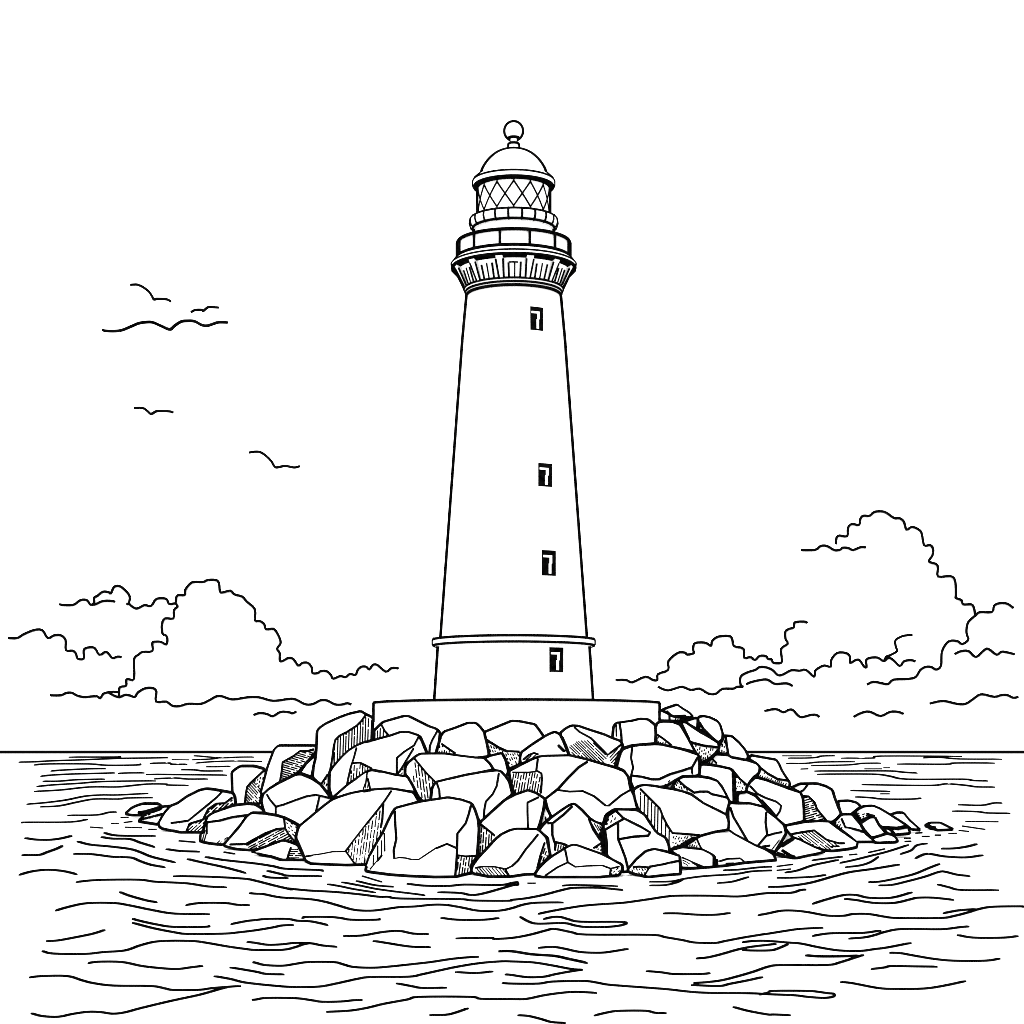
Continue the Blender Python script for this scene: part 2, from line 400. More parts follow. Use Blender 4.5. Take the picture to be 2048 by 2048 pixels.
 ["*4 760,780 820,835 910,895 960,885 1040,885 1080,910 1170,930 1230,945"], [(-70, 4.6, 'd', "695,845 750,788 890,897 780,877")]),
('D', 'boulder', "big boulder with a vertically hatched curved left flank next to the largest central boulder",
 "320,870 380,832 430,822 520,832 590,845 700,862 800,885 880,917 1000,1000 1150,1075 1220,1110 1245,1180 1240,1252 1100,1275 980,1310 900,1350 800,1400 690,1440 665,1440 660,1370 620,1330 540,1280 470,1180 420,1110 370,1060 340,970",
 ["*3.6 390,860 450,920 520,990 580,1050 610,1130 650,1210 700,1285 850,1295 960,1305"],
 [(89, 7.2, 'v', "372,880 430,910 580,1060 650,1215 690,1295 688,1420 660,1370 540,1270 470,1170 380,1050"), (60, 5, 'd', "705,1305 900,1312 900,1340 800,1390 700,1430")]),
('D', 'boulder', "rounded boulder with a slanting left edge at the foot of the large plain right slab",
 "1250,992 1320,997 1440,997 1580,1032 1620,1080 1700,1140 1780,1215 1790,1260 1798,1290 1740,1390 1690,1470 1600,1440 1490,1402 1420,1362 1300,1300 1235,1260 1240,1180 1235,1080",
 ["*4 1260,1040 1290,1130 1350,1230 1420,1350", "*3.6 1605,1090 1600,1180 1615,1300 1530,1400", "1615,1310 1680,1290 1755,1275", "1570,1415 1640,1405"],
 [(52, 6.0, 'h', "1645,1435 1780,1300 1798,1295 1690,1462")]),
('D', 'boulder', "long low boulder at the right front waterline with a smooth sloping top",
 "980,1310 1100,1277 1240,1257 1300,1300 1420,1365 1500,1408 1600,1450 1680,1500 1702,1555 1500,1570 1390,1582 1200,1612 1110,1620 1108,1510 1060,1480 980,1442 860,1430 790,1420 900,1350",
 ["935,1340 960,1400 985,1445", "1150,1560 1230,1535 1350,1530 1390,1560", "*4 1220,1582 1290,1580", "*9 790,1410 850,1375 905,1342", "*2.5 1130,1540 1135,1600"], [(70, 4.8, 'd', "920,1362 968,1432 830,1412")]),
('D', 'rock', "small low rock at the waterline with a hatched left foot, beside a long low boulder",
 "680,1450 790,1422 860,1430 980,1442 1060,1480 1100,1512 1098,1622 970,1627 785,1622 770,1510",
 ["790,1520 900,1570 1000,1612 1070,1620"], [(-30, 4.8, 'h', "795,1532 985,1612 800,1602")]),
('E', 'boulder', "round shouldered boulder with a dark hatched left face near the right end",
 "300,847 380,810 550,807 640,835 700,870 720,940 750,1020 785,1100 740,1150 700,1180 640,1172 560,1172 428,1172 418,1060 405,940 380,890",
 ["460,820 420,870 385,890", "410,925 470,930 530,990 550,1050 590,1100 645,1165"],
 [(16, 4.8, 'h', "425,932 470,935 528,992 550,1060 635,1162 438,1165")]),
('E', 'rock', "small triangular rock poking up behind the round shouldered right boulder",
 "750,977 860,972 930,990 975,1030 900,1090 880,1105 785,1103", [], []),
('E', 'rock', "sloping rock between the round shouldered boulder and the low rocks of the right tip",
 "785,1107 885,1105 920,1150 970,1210 1020,1290 1080,1340 1110,1382 940,1382 880,1330 790,1260 700,1190 740,1150",
 ["*4 790,1150 825,1230 900,1245 1010,1275"], [(65, 4.6, 'd', "718,1190 782,1155 818,1240 770,1240")]),
('E', 'rock', "arched rock with a dark hollow near the right tip of the islet",
 "890,1095 920,1067 1000,1027 1090,1022 1160,1052 1240,1100 1330,1160 1420,1220 1330,1240 1180,1230 1150,1210 1110,1132 1060,1132 960,1190 920,1142",
 ["*4.5 1030,1100 1105,1122", "*8 915,1090 960,1165", "*6 970,1170 1060,1132"], [(20, 5, 'd', "930,1090 1060,1100 970,1160")]),
('E', 'rock', "small square faced rock set inside the arched rock of the right tip",
 "970,1190 1060,1132 1110,1132 1150,1210 1220,1290 1130,1320 1080,1332 1020,1270", [], []),
('E', 'rock', "flat shelf of rock under the arched rock at the right tip",
 "1180,1230 1330,1242 1430,1225 1450,1290 1300,1302 1230,1290", ["*4 1245,1240 1300,1290", "*7 1190,1232 1330,1240 1400,1225"], []),
('E', 'rock', "narrow leaning rock at the outer edge of the right tip",
 "1250,1110 1320,1087 1385,1090 1440,1160 1550,1258 1460,1250 1400,1200 1290,1130", [], []),
('E', 'rock', "low triangular rock at the waterline below the right tip",
 "1080,1340 1220,1297 1290,1312 1335,1370 1300,1387 1110,1390", [], []),
('E', 'rock', "separate little flat islet rock in the water beyond the right tip",
 "1590,1215 1640,1187 1740,1187 1860,1247 1850,1265 1710,1270 1680,1250", ["*8 1612,1212 1690,1255"], []),
('E', 'boulder', "wide low boulder at the right waterline with a hatched curving top",
 "240,1215 420,1182 560,1172 660,1175 720,1220 800,1280 940,1378 930,1430 860,1450 700,1470 630,1465 520,1420 380,1350 320,1330 260,1262",
 ["*4 310,1295 420,1275 520,1260 640,1350 760,1385 815,1385", "*4.5 690,1420 760,1415"],
 [(-38, 4.8, 'v', "340,1322 420,1283 520,1270 640,1358 750,1392 750,1420 660,1450 600,1445 450,1370")]),
('E', 'rock', "white tent shaped rock at the waterline under the wide low right boulder",
 "320,1330 380,1350 520,1420 630,1465 500,1500 340,1540 230,1520 130,1480 200,1410 260,1365",
 ["*6 215,1455 330,1528", "*7 205,1415 320,1338", "*5 160,1475 240,1500"], []),
]

WAVES = """
p *3 145,136 250,134 400,126 590,120 790,112 900,108 1130,105 1265,102 ; 520,98 860,98 910,94 ; 260,157 360,150 670,150 810,160 1025,158 1062,150 ; 1135,145 1275,143 1300,152 1410,152
p *2.4 1300,115 1425,117 ; 1450,117 1590,112 1660,100 ; 1465,87 1530,92 1660,103 1800,98 1915,97 ; 1480,142 1590,133 1760,127 1932,130 1975,130 ; 1555,170 1640,170 1735,166
p *3 387,203 460,197 660,187 797,185 ; 310,242 390,234 545,226 780,220 862,217 ; 895,222 960,218 1090,217 ; 1105,228 1500,232 1710,234 ; 1370,193 1470,195 1540,203 1680,202 ; 325,280 440,280 560,270 660,267 790,264
p *3 280,320 400,308 600,296 730,285 910,280 1175,277 ; 1165,262 1320,256 1420,264 1567,263 ; 260,357 450,347 670,324 870,324 960,317 1110,302 1250,302 1270,309 1420,312 ; 205,453 330,443 490,423 640,393 770,384 890,384 1115,372
p *3 305,473 440,467 580,438 710,415 890,415 960,407 1153,404 ; 508,537 725,535 820,515 880,513 ; 163,593 210,590 530,588 660,567 ; 682,625 775,632 ; 838,597 897,597 ; 910,552 970,551 ; 938,590 995,583 ; 945,626 1070,630 ; 1118,642 1183,642
p 190,710 270,722 370,724 460,713 540,693 ; 165,838 290,838 350,818 420,793 472,768 ; 585,735 680,760 820,773 980,793 1060,817 1150,853 1320,893 ; 765,702 850,715 980,718 1060,745 1165,777 ; 787,670 890,692 1175,694 ; 553,830 690,832 850,852 990,858 1060,885 1140,912 1243,930
p 147,987 240,962 360,950 480,960 578,983 ; 577,1042 740,1027 1050,1025 1170,1040 1410,1052 q 1570,27 1710,33 ; 1353,730 1470,740 ; 1255,793 1360,808 1505,813 ; 1692,815 1770,828 ; 1415,868 1520,893 1700,932 1853,973
p 1550,852 1680,875 1932,903 f 140,208 220,225 470,235 505,241 ; 1308,997 1590,1003 1840,1017 1932,1033 f 140,352 270,382 r 240,42 390,57 590,68 790,87 930,105 1000,105 1090,118 1530,122 1640,133 1900,135 s 0,128 100,117 230,92 400,48 480,37 660,37 780,48 835,53
q 905,68 980,97 1110,133 1183,145 ; 420,208 530,177 660,153 860,152 980,170 1150,205 1320,232 1585,235 ; 1405,167 1510,152 1700,152 1790,165 1885,167 ; 1000,270 1060,287 1180,313 1310,332 1540,332 1582,324
q 1000,300 1150,340 1330,375 1420,385 1690,383 1800,373 1932,357 r 130,335 190,322 285,317 ; 1745,310 1860,288 1932,280 r 80,272 240,272 310,285 410,290 480,303 540,318 ; 348,438 430,435 570,410 700,383 790,354
q 320,513 400,533 640,536 780,522 940,510 1060,470 1200,440 1440,438 1560,452 1720,480 1850,498 1932,506 r 200,505 300,483 350,465 400,455 ; 1865,445 1932,453 r 90,467 200,463 290,453 410,455 500,472 610,482
q 667,605 740,595 920,597 1060,625 1180,640 1330,650 1440,637 1530,626 ; 1910,598 r 0,603 70,620 200,625 290,612 400,597 590,598 660,615 740,635 890,640 1020,630 1180,613 1320,597 1480,573 1620,560 1682,558
q 1737,637 1932,670 r 80,687 215,690 ; 1617,703 1740,725 1830,748 1932,762 r 130,775 270,785 470,783 600,760 760,725 870,710 1150,708 1250,690 1400,657 1520,632 1690,605 1850,592 1932,593 s 160,600 300,622 450,650 535,655
s 530,655 440,668 320,690 240,708 130,712 50,703 0,695 r 1880,690
q 222,713 320,703 510,703 620,735 710,757 860,775 1140,778 1240,795 1310,808 1500,807 1610,793 1818,777 ; 237,983 320,1005 440,1010 540,990 660,973 760,975 850,987 940,977 1060,945 1290,890 1500,845 1660,800 1720,785
q 1902,883 r 0,880 80,868 300,870 430,887 500,897 640,895 740,885 805,884
q 1883,77 1932,82 r 60,85 190,110 400,122 520,142 620,170 740,203 860,210 960,200 1080,183 1200,178 1330,165 1440,167 1560,187 1680,210 1830,210 1932,190 s 80,165 180,150 390,147
f *3.4 540,340 640,357 740,378 900,403 ; 648,325 780,350 900,375 1040,395 1180,412 1273,424 ; 757,315 880,345 960,355 1037,360 ; 803,278 948,322
f 1142,338 1270,353 1450,355 1570,345 1840,348 1932,332 g 45,325 ; 1370,402 1540,408 1620,423 1700,415 1830,380 1932,350 g 40,346 45,330 ; 85,240 190,265 250,278 500,280 ; 53,278 110,292 245,295
f 0,612 ; 
r 350,265 380,257 550,257 640,265 720,278 905,278 935,271 ; 1397,263 1520,278 1720,278 1832,264 ; 657,400 790,398 900,380 960,370 1080,362 1190,383 1305,385 ; 885,437 1010,457 1120,475 1200,483 1320,485
r 1505,418 1770,415 1800,423 1932,415 s 130,392 250,360 320,347 450,372 560,390 1050,392 1160,410 1290,432 1380,450 1530,453 1600,440 1740,413 1900,387 t 0,383 130,362 240,347 415,338
r *5 1830,517 1932,517 s 150,540 320,552 430,575 565,604
r 1503,672 1660,680 1787,667 ; 1060,757 1180,780 1260,793 1440,790 ; 530,973 650,968 740,960 850,940 960,913 1140,880 1230,860 1620,860 1700,875 1932,877 s 110,875 240,848 370,830 480,822 640,830 ; 1307,997 1430,995 1500,980 1600,945
r 1858,755 1932,760 s 200,760 300,745 540,740 640,752 720,767 850,778 1040,792 1180,803 1350,822 1500,830 1800,833 1932,840 t 200,848 300,860 420,868 490,858 500,838 450,832 380,822 300,815 40,815 0,828 s 1870,842
s 200,233 300,212 440,187 580,168 800,153 880,145 1040,122 1150,105 1250,97 1500,97 1700,103 1820,90 1932,77 t 170,75 240,55 285,50
h 0,362 110,360 270,340 370,318 500,280 620,250 800,225 990,193
s 1140,230 1250,230 1400,240 1540,240 1645,226 ; 62,255 130,293 200,308 390,303 480,322 560,333 720,332 830,318 842,295 520,293 430,275 370,258 310,257 240,272 ; 200,490 310,483 400,497 520,522 670,527 770,515 875,497
s 1012,665 1130,675 1230,688 1430,687 1493,680 ; 1390,570 1470,563 1570,540 1700,503 1800,483 1932,467 t 60,460 ; 1740,447 1830,438 1932,438 t 150,450 250,458 390,487 540,510 700,513 800,500 900,487 1078,452
s 1740,505 1800,510 1932,510 t 60,500 150,462 ; 1370,755 1460,750 1580,735 1700,705 1820,670 1932,632 t 100,620 440,620 540,600 650,565 720,543 ; 1350,770 1560,778 1640,762 1780,735 1890,710
t *5 285,547 380,555 530,555 700,550
s 1670,935 1780,965 1932,993 t 40,993 172,998 ; 622,1000 740,973 820,965 1010,965 1080,980 1168,983 ; 42,998 130,1005 230,1030 300,1050 405,1057
s 1860,243 1932,230 t 100,210 210,210 310,222 450,247 570,248 640,235 760,235 880,255 980,265 1300,265 1400,250 1500,225 1600,195 1700,180 1900,177 1932,180 2000,180
t 1325,228 1440,207 1580,197
g *3.4 115,332 180,332 ; 380,352 490,347 800,355 ; 1035,322 1200,320 1300,300 1450,280 1680,265 1800,245 1932,238 1960,238 ; 1035,350 1150,348 1240,328 1290,303 ; 1550,332 1660,322 1785,285 ; 1593,235 1700,232 1850,215 1932,210 1960,210
h *3.6 757,325 840,322 970,297 1100,265 1210,220 1295,187 ; 833,350 930,347 1040,322 1180,285 1290,248 1340,248 1430,270 1523,280 ; 1280,342 1370,365 1460,385 1743,385 ; 65,293 170,293 340,285 435,270 ; 130,253 220,238 330,200 430,178 530,157
h *3.4 335,160 440,147 560,133 ; 70,205 185,190 ; 70,235 170,225 ; 585,212 690,200 770,175 833,133 ; 545,180 640,160 760,130 900,95 1060,43 ; 760,100 880,73 ; 615,118 670,113 ; 1000,113 1080,85 1120,48 1200,33
h 1113,145 1200,112 1330,132 1490,140 1620,122 ; 1303,73 1400,72 1500,58 1575,38
t 337,157 440,125 570,92 670,92 760,112 930,112 1085,70 ; 577,120 670,130 740,143 830,153 960,150 1080,122 1130,112 1250,112 1400,128 ; 337,400 440,383 560,378 720,377 850,358 ; 610,420 720,412 800,395 880,370 1010,348 1300,350 1440,335 1515,328
t 1430,392 1550,413 1780,413 1885,400 ; 915,527 1000,530 1100,548 1250,573 1400,587 1640,587 1748,570 ; 780,650 880,638 930,627 1100,630 1280,632 ; 547,747 640,757 830,793 960,800 1180,797 1340,773 1490,740
u *2.6 107,87 330,87 ; 153,105 280,105 365,100 400,90 503,87 ; 140,145 285,145 390,135 655,132 ; 327,162 570,158 655,152 710,145 850,143 ; 555,105 790,105 850,90 1460,92 ; 1172,103 1300,100 1450,112 1765,113 ; 870,177 920,177 ; 727,185 860,185
u *3 250,187 300,185 ; 975,150 1340,152 1410,143 1710,143 ; 350,203 650,203 920,203 1030,213 1123,218 ; 372,227 790,227 920,242 1050,265 1470,265 1550,275 1658,278 ; 710,305 950,310 1240,312 1350,300 1500,312 1580,323 1712,324
u *3 625,350 740,353 920,357 ; 847,374 918,374 ; 660,398 780,405 870,415 1085,415 1153,407 ; 1437,457 1610,462 1700,445 1765,445 ; 1390,505 1580,510 1660,520 1830,522 ; 1488,582 1740,585 ; 1467,617 1635,642 ; 1443,650 1513,658 ; 1363,673 1425,672
u *4 1258,687 1305,687 ; 1160,697 1220,697 ; 1118,672 1160,668 ; 1025,710 1077,710 ; 1035,735 1077,733
"""

# clouds: window, label, distance, crest, hidden underside, further inked lines
CLOUDS = [
('k', "tallest billowing cloud on the left", 1700,
 "1095,1165 1095,1100 1110,1075 1160,1065 1160,1015 1180,1002 1232,1002 1232,820 1270,780 1310,752 1400,745 1400,670 1430,660 1480,662 1530,685 1540,640 1530,605 1495,585 1490,495 1520,445 1595,445 1600,370 1635,335 1620,310 1620,260 1640,230 1700,230 1703,185 1740,135 1780,110 1870,110 1910,92 | l 145,92 175,120 185,200 215,205 280,190 320,225 390,245 430,290 505,360 507,465 545,468 590,495 608,545 675,540 710,580 738,640 740,680 710,725 735,765 735,835 765,835 815,808 860,820 905,880 940,855 995,855 1030,900 1035,948 1085,948 1110,930 1165,930 1205,965 1225,1000 1290,975 1340,985 1380,955 1430,965 1450,920 1485,890 1530,890 1558,915 1590,872 1635,875 1710,935 1760,902 1815,902 1828,912",
 "l 1820,960 1500,1020 900,1090 300,1120 k 1700,1150 1400,1180", []),
('k', "long flat strip of cloud lying under the tallest left cloud", 1500,
 "460,1152 560,1152 610,1130 665,1130 710,1155 780,1168 890,1160 920,1180 950,1140 985,1127 1005,1130 1050,1155 1100,1170 1150,1148 1200,1155 1240,1168 1270,1125 1340,1087 1410,1087 1440,1120 1437,1210 1530,1210 1590,1250 1660,1250 1730,1230 1850,1230 1930,1195 l 150,1162 200,1160 300,1190 440,1170 540,1170 650,1200 720,1200 820,1185 880,1190 970,1235 1040,1232 1110,1198 1170,1200 1240,1235 1300,1238 1355,1225 1395,1238",
 "l 1380,1265 900,1275 300,1270 k 1700,1290 1400,1280 1000,1230 480,1190", ["985,1127 1040,1120 1090,1124"]),
('k', "small puffed cloud with a round cap, upper left of the tallest left cloud", 1900,
 "545,312 570,320 675,320 740,277 800,277 835,320 865,300 865,255 900,235 945,200 1000,203 1020,215 1045,160 1080,145 1120,158 1180,215 1197,260 1190,310 1240,350 1275,350 1330,322 1390,330 1440,265 1530,265 1555,310 1620,305",
 "1600,350 1400,385 1100,390 700,360 560,345", ["835,320 880,315 950,285 1035,285 1055,293", "1190,312 1163,312"]),
('k', "stepped cloud at the left edge of the sky, descending towards the tall left cloud", 1800,
 "75,625 160,625 210,595 310,553 390,553 440,625 500,600 560,600 605,645 608,737 670,742 700,770 715,815 770,815 770,740 800,715 870,715 915,780 970,752 1000,770 1035,810 1080,797 1120,800",
 "1110,840 900,880 600,850 300,720 90,660", []),
('l', "short wisp of cloud just above the horizon by the left rocks", 1400,
 "490,1335 550,1315 620,1325 670,1345 740,1305 820,1308 850,1318 890,1300", "880,1330 740,1365 600,1368 500,1355", []),
('m', "low rounded cloud directly beside the tower's foot on the right, with a rising tail", 1700,
 "95,643 195,643 250,665 370,613 440,643 480,643 485,590 580,550 582,470 670,393 740,393 755,410 820,395 810,370 820,310 870,298 930,303 975,330 985,285 1040,245 1140,238 1170,265 1185,330 1250,345 1280,370 1282,440 1340,432 1380,460 1420,423 1480,423 1500,450 1530,450 1550,485 1620,485 1625,440 1620,355 1680,310 1660,265 1658,200 1690,175 1735,160 1740,120 1770,108 1845,108 1860,125",
 "1860,420 1700,600 1275,708 1215,708 1180,725 1080,727 1020,772 950,770 870,725 790,737 710,708 640,725 580,740 530,728 485,705 110,670", ["485,705 530,728 580,740 640,725 710,708 790,737 870,725 950,770 1020,772 1080,727 1180,725 1215,708 1275,708"]),
('m', "long scalloped bank of cloud in the middle of the right sky", 1500,
 "1275,708 1250,690 1242,640 1260,600 1320,570 1385,550 1420,525 1475,525 1540,550 1590,598 1640,592 1715,553 1790,558 1850,550 1925,615 n 170,1440 210,1410 250,1395 302,1405 305,1350 355,1290 430,1290 465,1320 465,1375 510,1350 545,1350 580,1400 605,1410 600,1350 640,1330 700,1330 750,1360 790,1330 830,1350 885,1400 920,1360 980,1350 1018,1362",
 "n 1000,1395 850,1440 500,1500 160,1580 m 1740,720 1400,740", ["1300,685 1340,665 1440,643 1500,643 1560,680 1650,675 1690,680 1725,700", "n 750,1360 770,1320 800,1310 860,1275 850,1240 845,1190 870,1165 920,1145 992,1138"]),
('n', "tallest cloud of all, a great arched billow on the right", 2000,
 "345,375 350,320 375,300 440,305 447,235 480,203 540,210 550,160 575,133 630,133 670,100 755,100 835,152 880,152 920,185 940,250 985,225 1040,245 1070,280 1090,380 1140,380 1165,410 1160,465 1130,510 1140,525 1190,540 1207,570 1207,645 1310,642 1350,680 1358,800 1355,825 1405,845 1418,880 1485,880 1508,905 1520,970",
 "1440,1080 1200,1150 800,1080 500,700 360,450", []),
('n', "thin wavy wisp under the left shoulder of the great arched cloud", 1900,
 "50,422 170,420 215,388 270,388 330,422 380,420 400,403 450,405 490,422 555,397 598,400", "590,430 480,455 330,455 170,450 60,442", []),
('n', "cloud at the right edge climbing in steps from a flat tail to a rounded top", 1600,
 "605,1558 660,1533 730,1545 785,1552 830,1515 960,1508 1020,1490 1055,1435 1100,1408 1150,1408 1190,1430 1230,1400 1235,1300 1255,1240 1300,1190 1370,1190 1410,1215 1460,1180 1450,1140 1445,1100 1460,1030 1520,975 1560,945 1660,945 1680,890 1730,870 1790,875 1845,912",
 "1850,1100 1600,1450 1100,1560 700,1590", []),
('n', "short scalloped wisp in front of the stepped cloud at the right edge", 1400,
 "1345,1300 1400,1275 1465,1275 1525,1325 1590,1270 1630,1255 1700,1305 1740,1280 1790,1285 1855,1302", "1840,1330 1700,1350 1530,1360 1370,1330", []),
('n', "lowest long wisp of cloud near the right edge", 1400,
 "1135,1718 1190,1703 1260,1695 1370,1720 1440,1718 1500,1680 1570,1638 1680,1660 1740,1645 1790,1645 1840,1668 1885,1660", "1870,1695 1600,1710 1440,1755 1200,1750", []),
('n', "short double humped wisp just above the right horizon", 1350,
 "492,1830 560,1795 630,1785 720,1822 800,1787 870,1787 918,1805", "900,1835 720,1855 520,1850", []),
('m', "short bent wisp above the horizon by the right slope of the rocks", 1350,
 "1465,930 1570,910 1640,940 1690,918 1730,920 1770,965 1810,985 1890,965 n 130,1812 180,1812 208,1832", "n 195,1852 60,1862 m 1740,985 1500,955", []),
]

# gulls: window, label, distance, wing line, where the wings meet, thickness, chord
GULLS = [
('x', "gull banking with one wing raised in a high arc, topmost of the flock", 70,
 "440,115 490,115 540,119 610,150 690,210 735,275 755,312 800,308 920,310 975,338", "755,312", 3.6, 0.16),
('x', "smallest gull, just above the wing of the largest one", 110,
 "1228,478 1285,450 1375,450 1392,463 1440,425 1470,412 1597,412", "1392,463", 3.6, 0.18),
('x', "largest and nearest gull with both wings spread in long waves", 30,
 "80,690 120,708 240,715 340,705 460,660 560,620 670,605 750,612 860,660 965,700 1030,650 1110,600 1190,590 1280,595 1370,640 1440,650 1520,625 1590,603 1710,603", "965,700", 4.4, 0.07),
('y', "gull gliding flat winged alone, midway down the tower on the left", 80,
 "88,135 190,140 240,172 280,203 335,175 400,170 480,172 515,183", "280,203", 3.8, 0.17),
('y', "lowest gull, one wing lifted, closest to the tower", 70,
 "1322,612 1390,605 1450,612 1510,650 1570,710 1610,772 1660,772 1720,760 1815,775 1877,757", "1615,772", 3.8, 0.16),
]
# ================================================================== the sea
def water_depth(y):
    return H * F / max(y - YH, 1.0)

R_SEA = 2860.0
sea = MB()
NS = 160
rings = [0.0, 30, 80, 200, 600, 1500, 2300, R_SEA]
vs = [(0, 0, 0)]
for r in rings[1:]:
    vs += [(r * math.cos(2 * math.pi * i / NS), r * math.sin(2 * math.pi * i / NS), 0) for i in range(NS)]
fs = [(0, 1 + i, 1 + (i + 1) % NS) for i in range(NS)]
for k in range(len(rings) - 2):
    a, b = 1 + k * NS, 1 + (k + 1) * NS
    fs += [(a + i, b + i, b + (i + 1) % NS, a + (i + 1) % NS) for i in range(NS)]
sea.add(vs, fs, 0)
sea.tube([(R_SEA * math.cos(2 * math.pi * i / 720), R_SEA * math.sin(2 * math.pi * i / 720), 2.0) for i in range(720)],
         (5.2 + WADD) / 2 * R_SEA / F, 1, 8, True)
for line in WAVES.strip().splitlines():
    line = line.strip()
    if not line:
        continue
    win, body = line[0], line[1:].strip()
    width = 4.5
    if body.startswith('*'):
        w, body = body[1:].split(' ', 1)
        width = float(w) + 0.4
    for chunk in body.split(';'):
        p2 = px(win, chunk)
        if len(p2) < 2:
            continue
        p2 = smooth(p2, 4)
        pts, rad = [], []
        for i, (x, y) in enumerate(p2):
            d = water_depth(max(y, YH + 9))
            r = (width + WADD) / 2 * d / F
            if i in (0, len(p2) - 1):
                r *= 0.8
            p = P(x, y, d)
            pts.append((p.x, p.y, r * 0.6))
            rad.append(r)
        sea.tube(pts, rad, 1, 6)
water = sea.build("water", [M_WATER, M_INK])
tag(water, kind="structure", label="calm white sea drawn with black wave lines round the rocky islet")

# ================================================================== the lighthouse
D0 = 115.0
U = D0 / F
CX = 1027.3
def zz(y): return H - (y - YH) * U
lh = bpy.data.objects.new("lighthouse", None)
lh.location = ((CX - 1024) * U, D0, zz(1470))
COL.objects.link(lh)
tag(lh, "tall white tapering lighthouse with domed lantern standing on a round plinth above the boulders", "lighthouse")

def pol(r, ang, y, cx=CX):
    """r and y in picture pixels at the tower's distance; ang in degrees from the side that faces the eye"""
    a = math.radians(ang)
    return Vector(((cx - 1024 + r * math.sin(a)) * U, D0 - r * U * math.cos(a), zz(y)))

def revolve(mb, prof, mi=0, cx=CX, n=96, cap=True):
    vs = []
    for r, y in prof:
        vs += [pol(r, 360.0 * i / n, y, cx) for i in range(n)]
    fs = []
    for k in range(len(prof) - 1):
        for i in range(n):
            i2 = (i + 1) % n
            fs.append((k * n + i, (k + 1) * n + i, (k + 1) * n + i2, k * n + i2))
    if cap:
        fs.append(tuple(range(n)))
        fs.append(tuple(range((len(prof) - 1) * n, len(prof) * n))[::-1])
    mb.add(vs, fs, mi, False)

def ring(mb, r, y, w, cx=CX, mi=1):
    mb.tube([pol(r, 360.0 * i / 96, y, cx) for i in range(96)], (w + WADD) / 2 * U, mi, 6, True)

def inset(prof, w):
    """the body that carries an ink bead of width w standing on its flanks"""
    return [(r - 0.45 * w, y) for r, y in prof]

def sides(mb, prof, w, cx=CX):
    """ink along the two flanks of a turned shape, where its surface turns away from the sea front"""
    n = len(prof)
    pl, pr = [], []
    for i, (r, y) in enumerate(prof):
        (r0, y0), (r1, y1) = prof[max(0, i - 1)], prof[min(n - 1, i + 1)]
        nr, nz = (y1 - y0), (r1 - r0)         # outward normal of the profile (rows run down)
        if nr <= 1e-6:
            ca = 0.035
        else:
            ca = (r * U - (nz / nr) * (H - zz(y))) / D0
        if ca >= 1:
            ca = 1.0
        a = math.degrees(math.acos(max(-0.3, ca)))
        pr.append(pol(r, a, y, cx))
        pl.append(pol(r, -a, y, cx))
    for q in (pl, pr):
        mb.tube(q, (w + WADD) / 2 * U, 1, 6)

def stroke(mb, pts, w):
    mb.tube(pts, (w + WADD) / 2 * U, 1, 5)

PL = [M_PLASTER, M_INK]
# plinth
m = MB(); pf = [(285, 1406), (285, 1490)]
revolve(m, inset(pf, 5.2), cx=1033); sides(m, pf, 5.2, 1033); ring(m, 285, 1406, 4.4, 1033)
m.build("plinth", PL, lh)
# tower shaft, upper and lower stage
m = MB(); pf = [(93.5, 588), (102, 680), (146, 1278)]
revolve(m, inset(pf, 5.0)); sides(m, pf, 5.8)
m.build("shaft", PL, lh)
m = MB(); pf = [(151, 1291), (158.3, 1402)]
revolve(m, inset(pf, 5.2)); sides(m, pf, 5.8)
m.build("base_stage", PL, lh)
m = MB(); pf = [(146, 1277), (159.5, 1278), (161.3, 1280), (161.3, 1289), (159.5, 1292), (150, 1293)]
revolve(m, pf); sides(m, pf[1:5], 5)
ring(m, 160.5, 1279.5, 4.4); ring(m, 160.5, 1291.5, 4.0)
m.build("band_course", PL, lh)
# gallery: collar, corbel cone, deck
m = MB(); pf = [(98, 575), (98, 579), (95.5, 584), (95, 587), (93.5, 591), (93, 593)]
revolve(m, pf); sides(m, pf, 5.5)
ring(m, 98, 578, 3.0); ring(m, 96, 584.5, 3.0); ring(m, 94, 591, 4.6)
m.build("collar", PL, lh)
m = MB()
pf = [(112, 541), (108, 551), (98, 577)]
revolve(m, pf); sides(m, [(113, 546), (98.5, 577)], 6)
for k in range(12):
    a0 = 1 + 15 + 30 * k
    # bracket: a raised slab with inked edges
    def q(da, dr, t):
        r = 112 + (98.5 - 112) * t + dr
        return pol(r, a0 + da, 541 + 36 * t)
    b = [q(-3.4, -2, -.1), q(3.4, -2, -.1), q(3.4, 7.0, -.1), q(-3.4, 7.0, -.1), q(-2.4, -2, 1), q(2.4, -2, 1), q(2.4, 1.5, 1), q(-2.4, 1.5, 1)]
    m.add(b, [(0, 1, 2, 3), (4, 7, 6, 5), (0, 4, 5, 1), (1, 5, 6, 2), (2, 6, 7, 3), (3, 7, 4, 0)], 0)
    stroke(m, [q(-3.6, 5.6, .1), q(-2.7, 1.5, 1)], 2.8)
    stroke(m, [q(3.6, 5.6, .1), q(2.7, 1.5, 1)], 2.8)
    # the panel between two brackets: framed uprights
    for da, t0, t1, w in ((8.6, .28, .97, 2.6), (15.0, .22, .97, 1.4), (21.2, .24, .97, 2.6)):
        stroke(m, [q(da, .6, t0), q(da, .6, t1)], w)
    if k % 3 == 2:
        stroke(m, [q(9.0, .6, .27), q(13, .6, .26), q(18.5, .6, .27)], 1.6)
m.build("corbel", PL, lh)
m = MB(); pf = [(115, 521), (122.5, 526), (124.2, 530), (124.2, 534), (122.8, 538)]
revolve(m, pf)
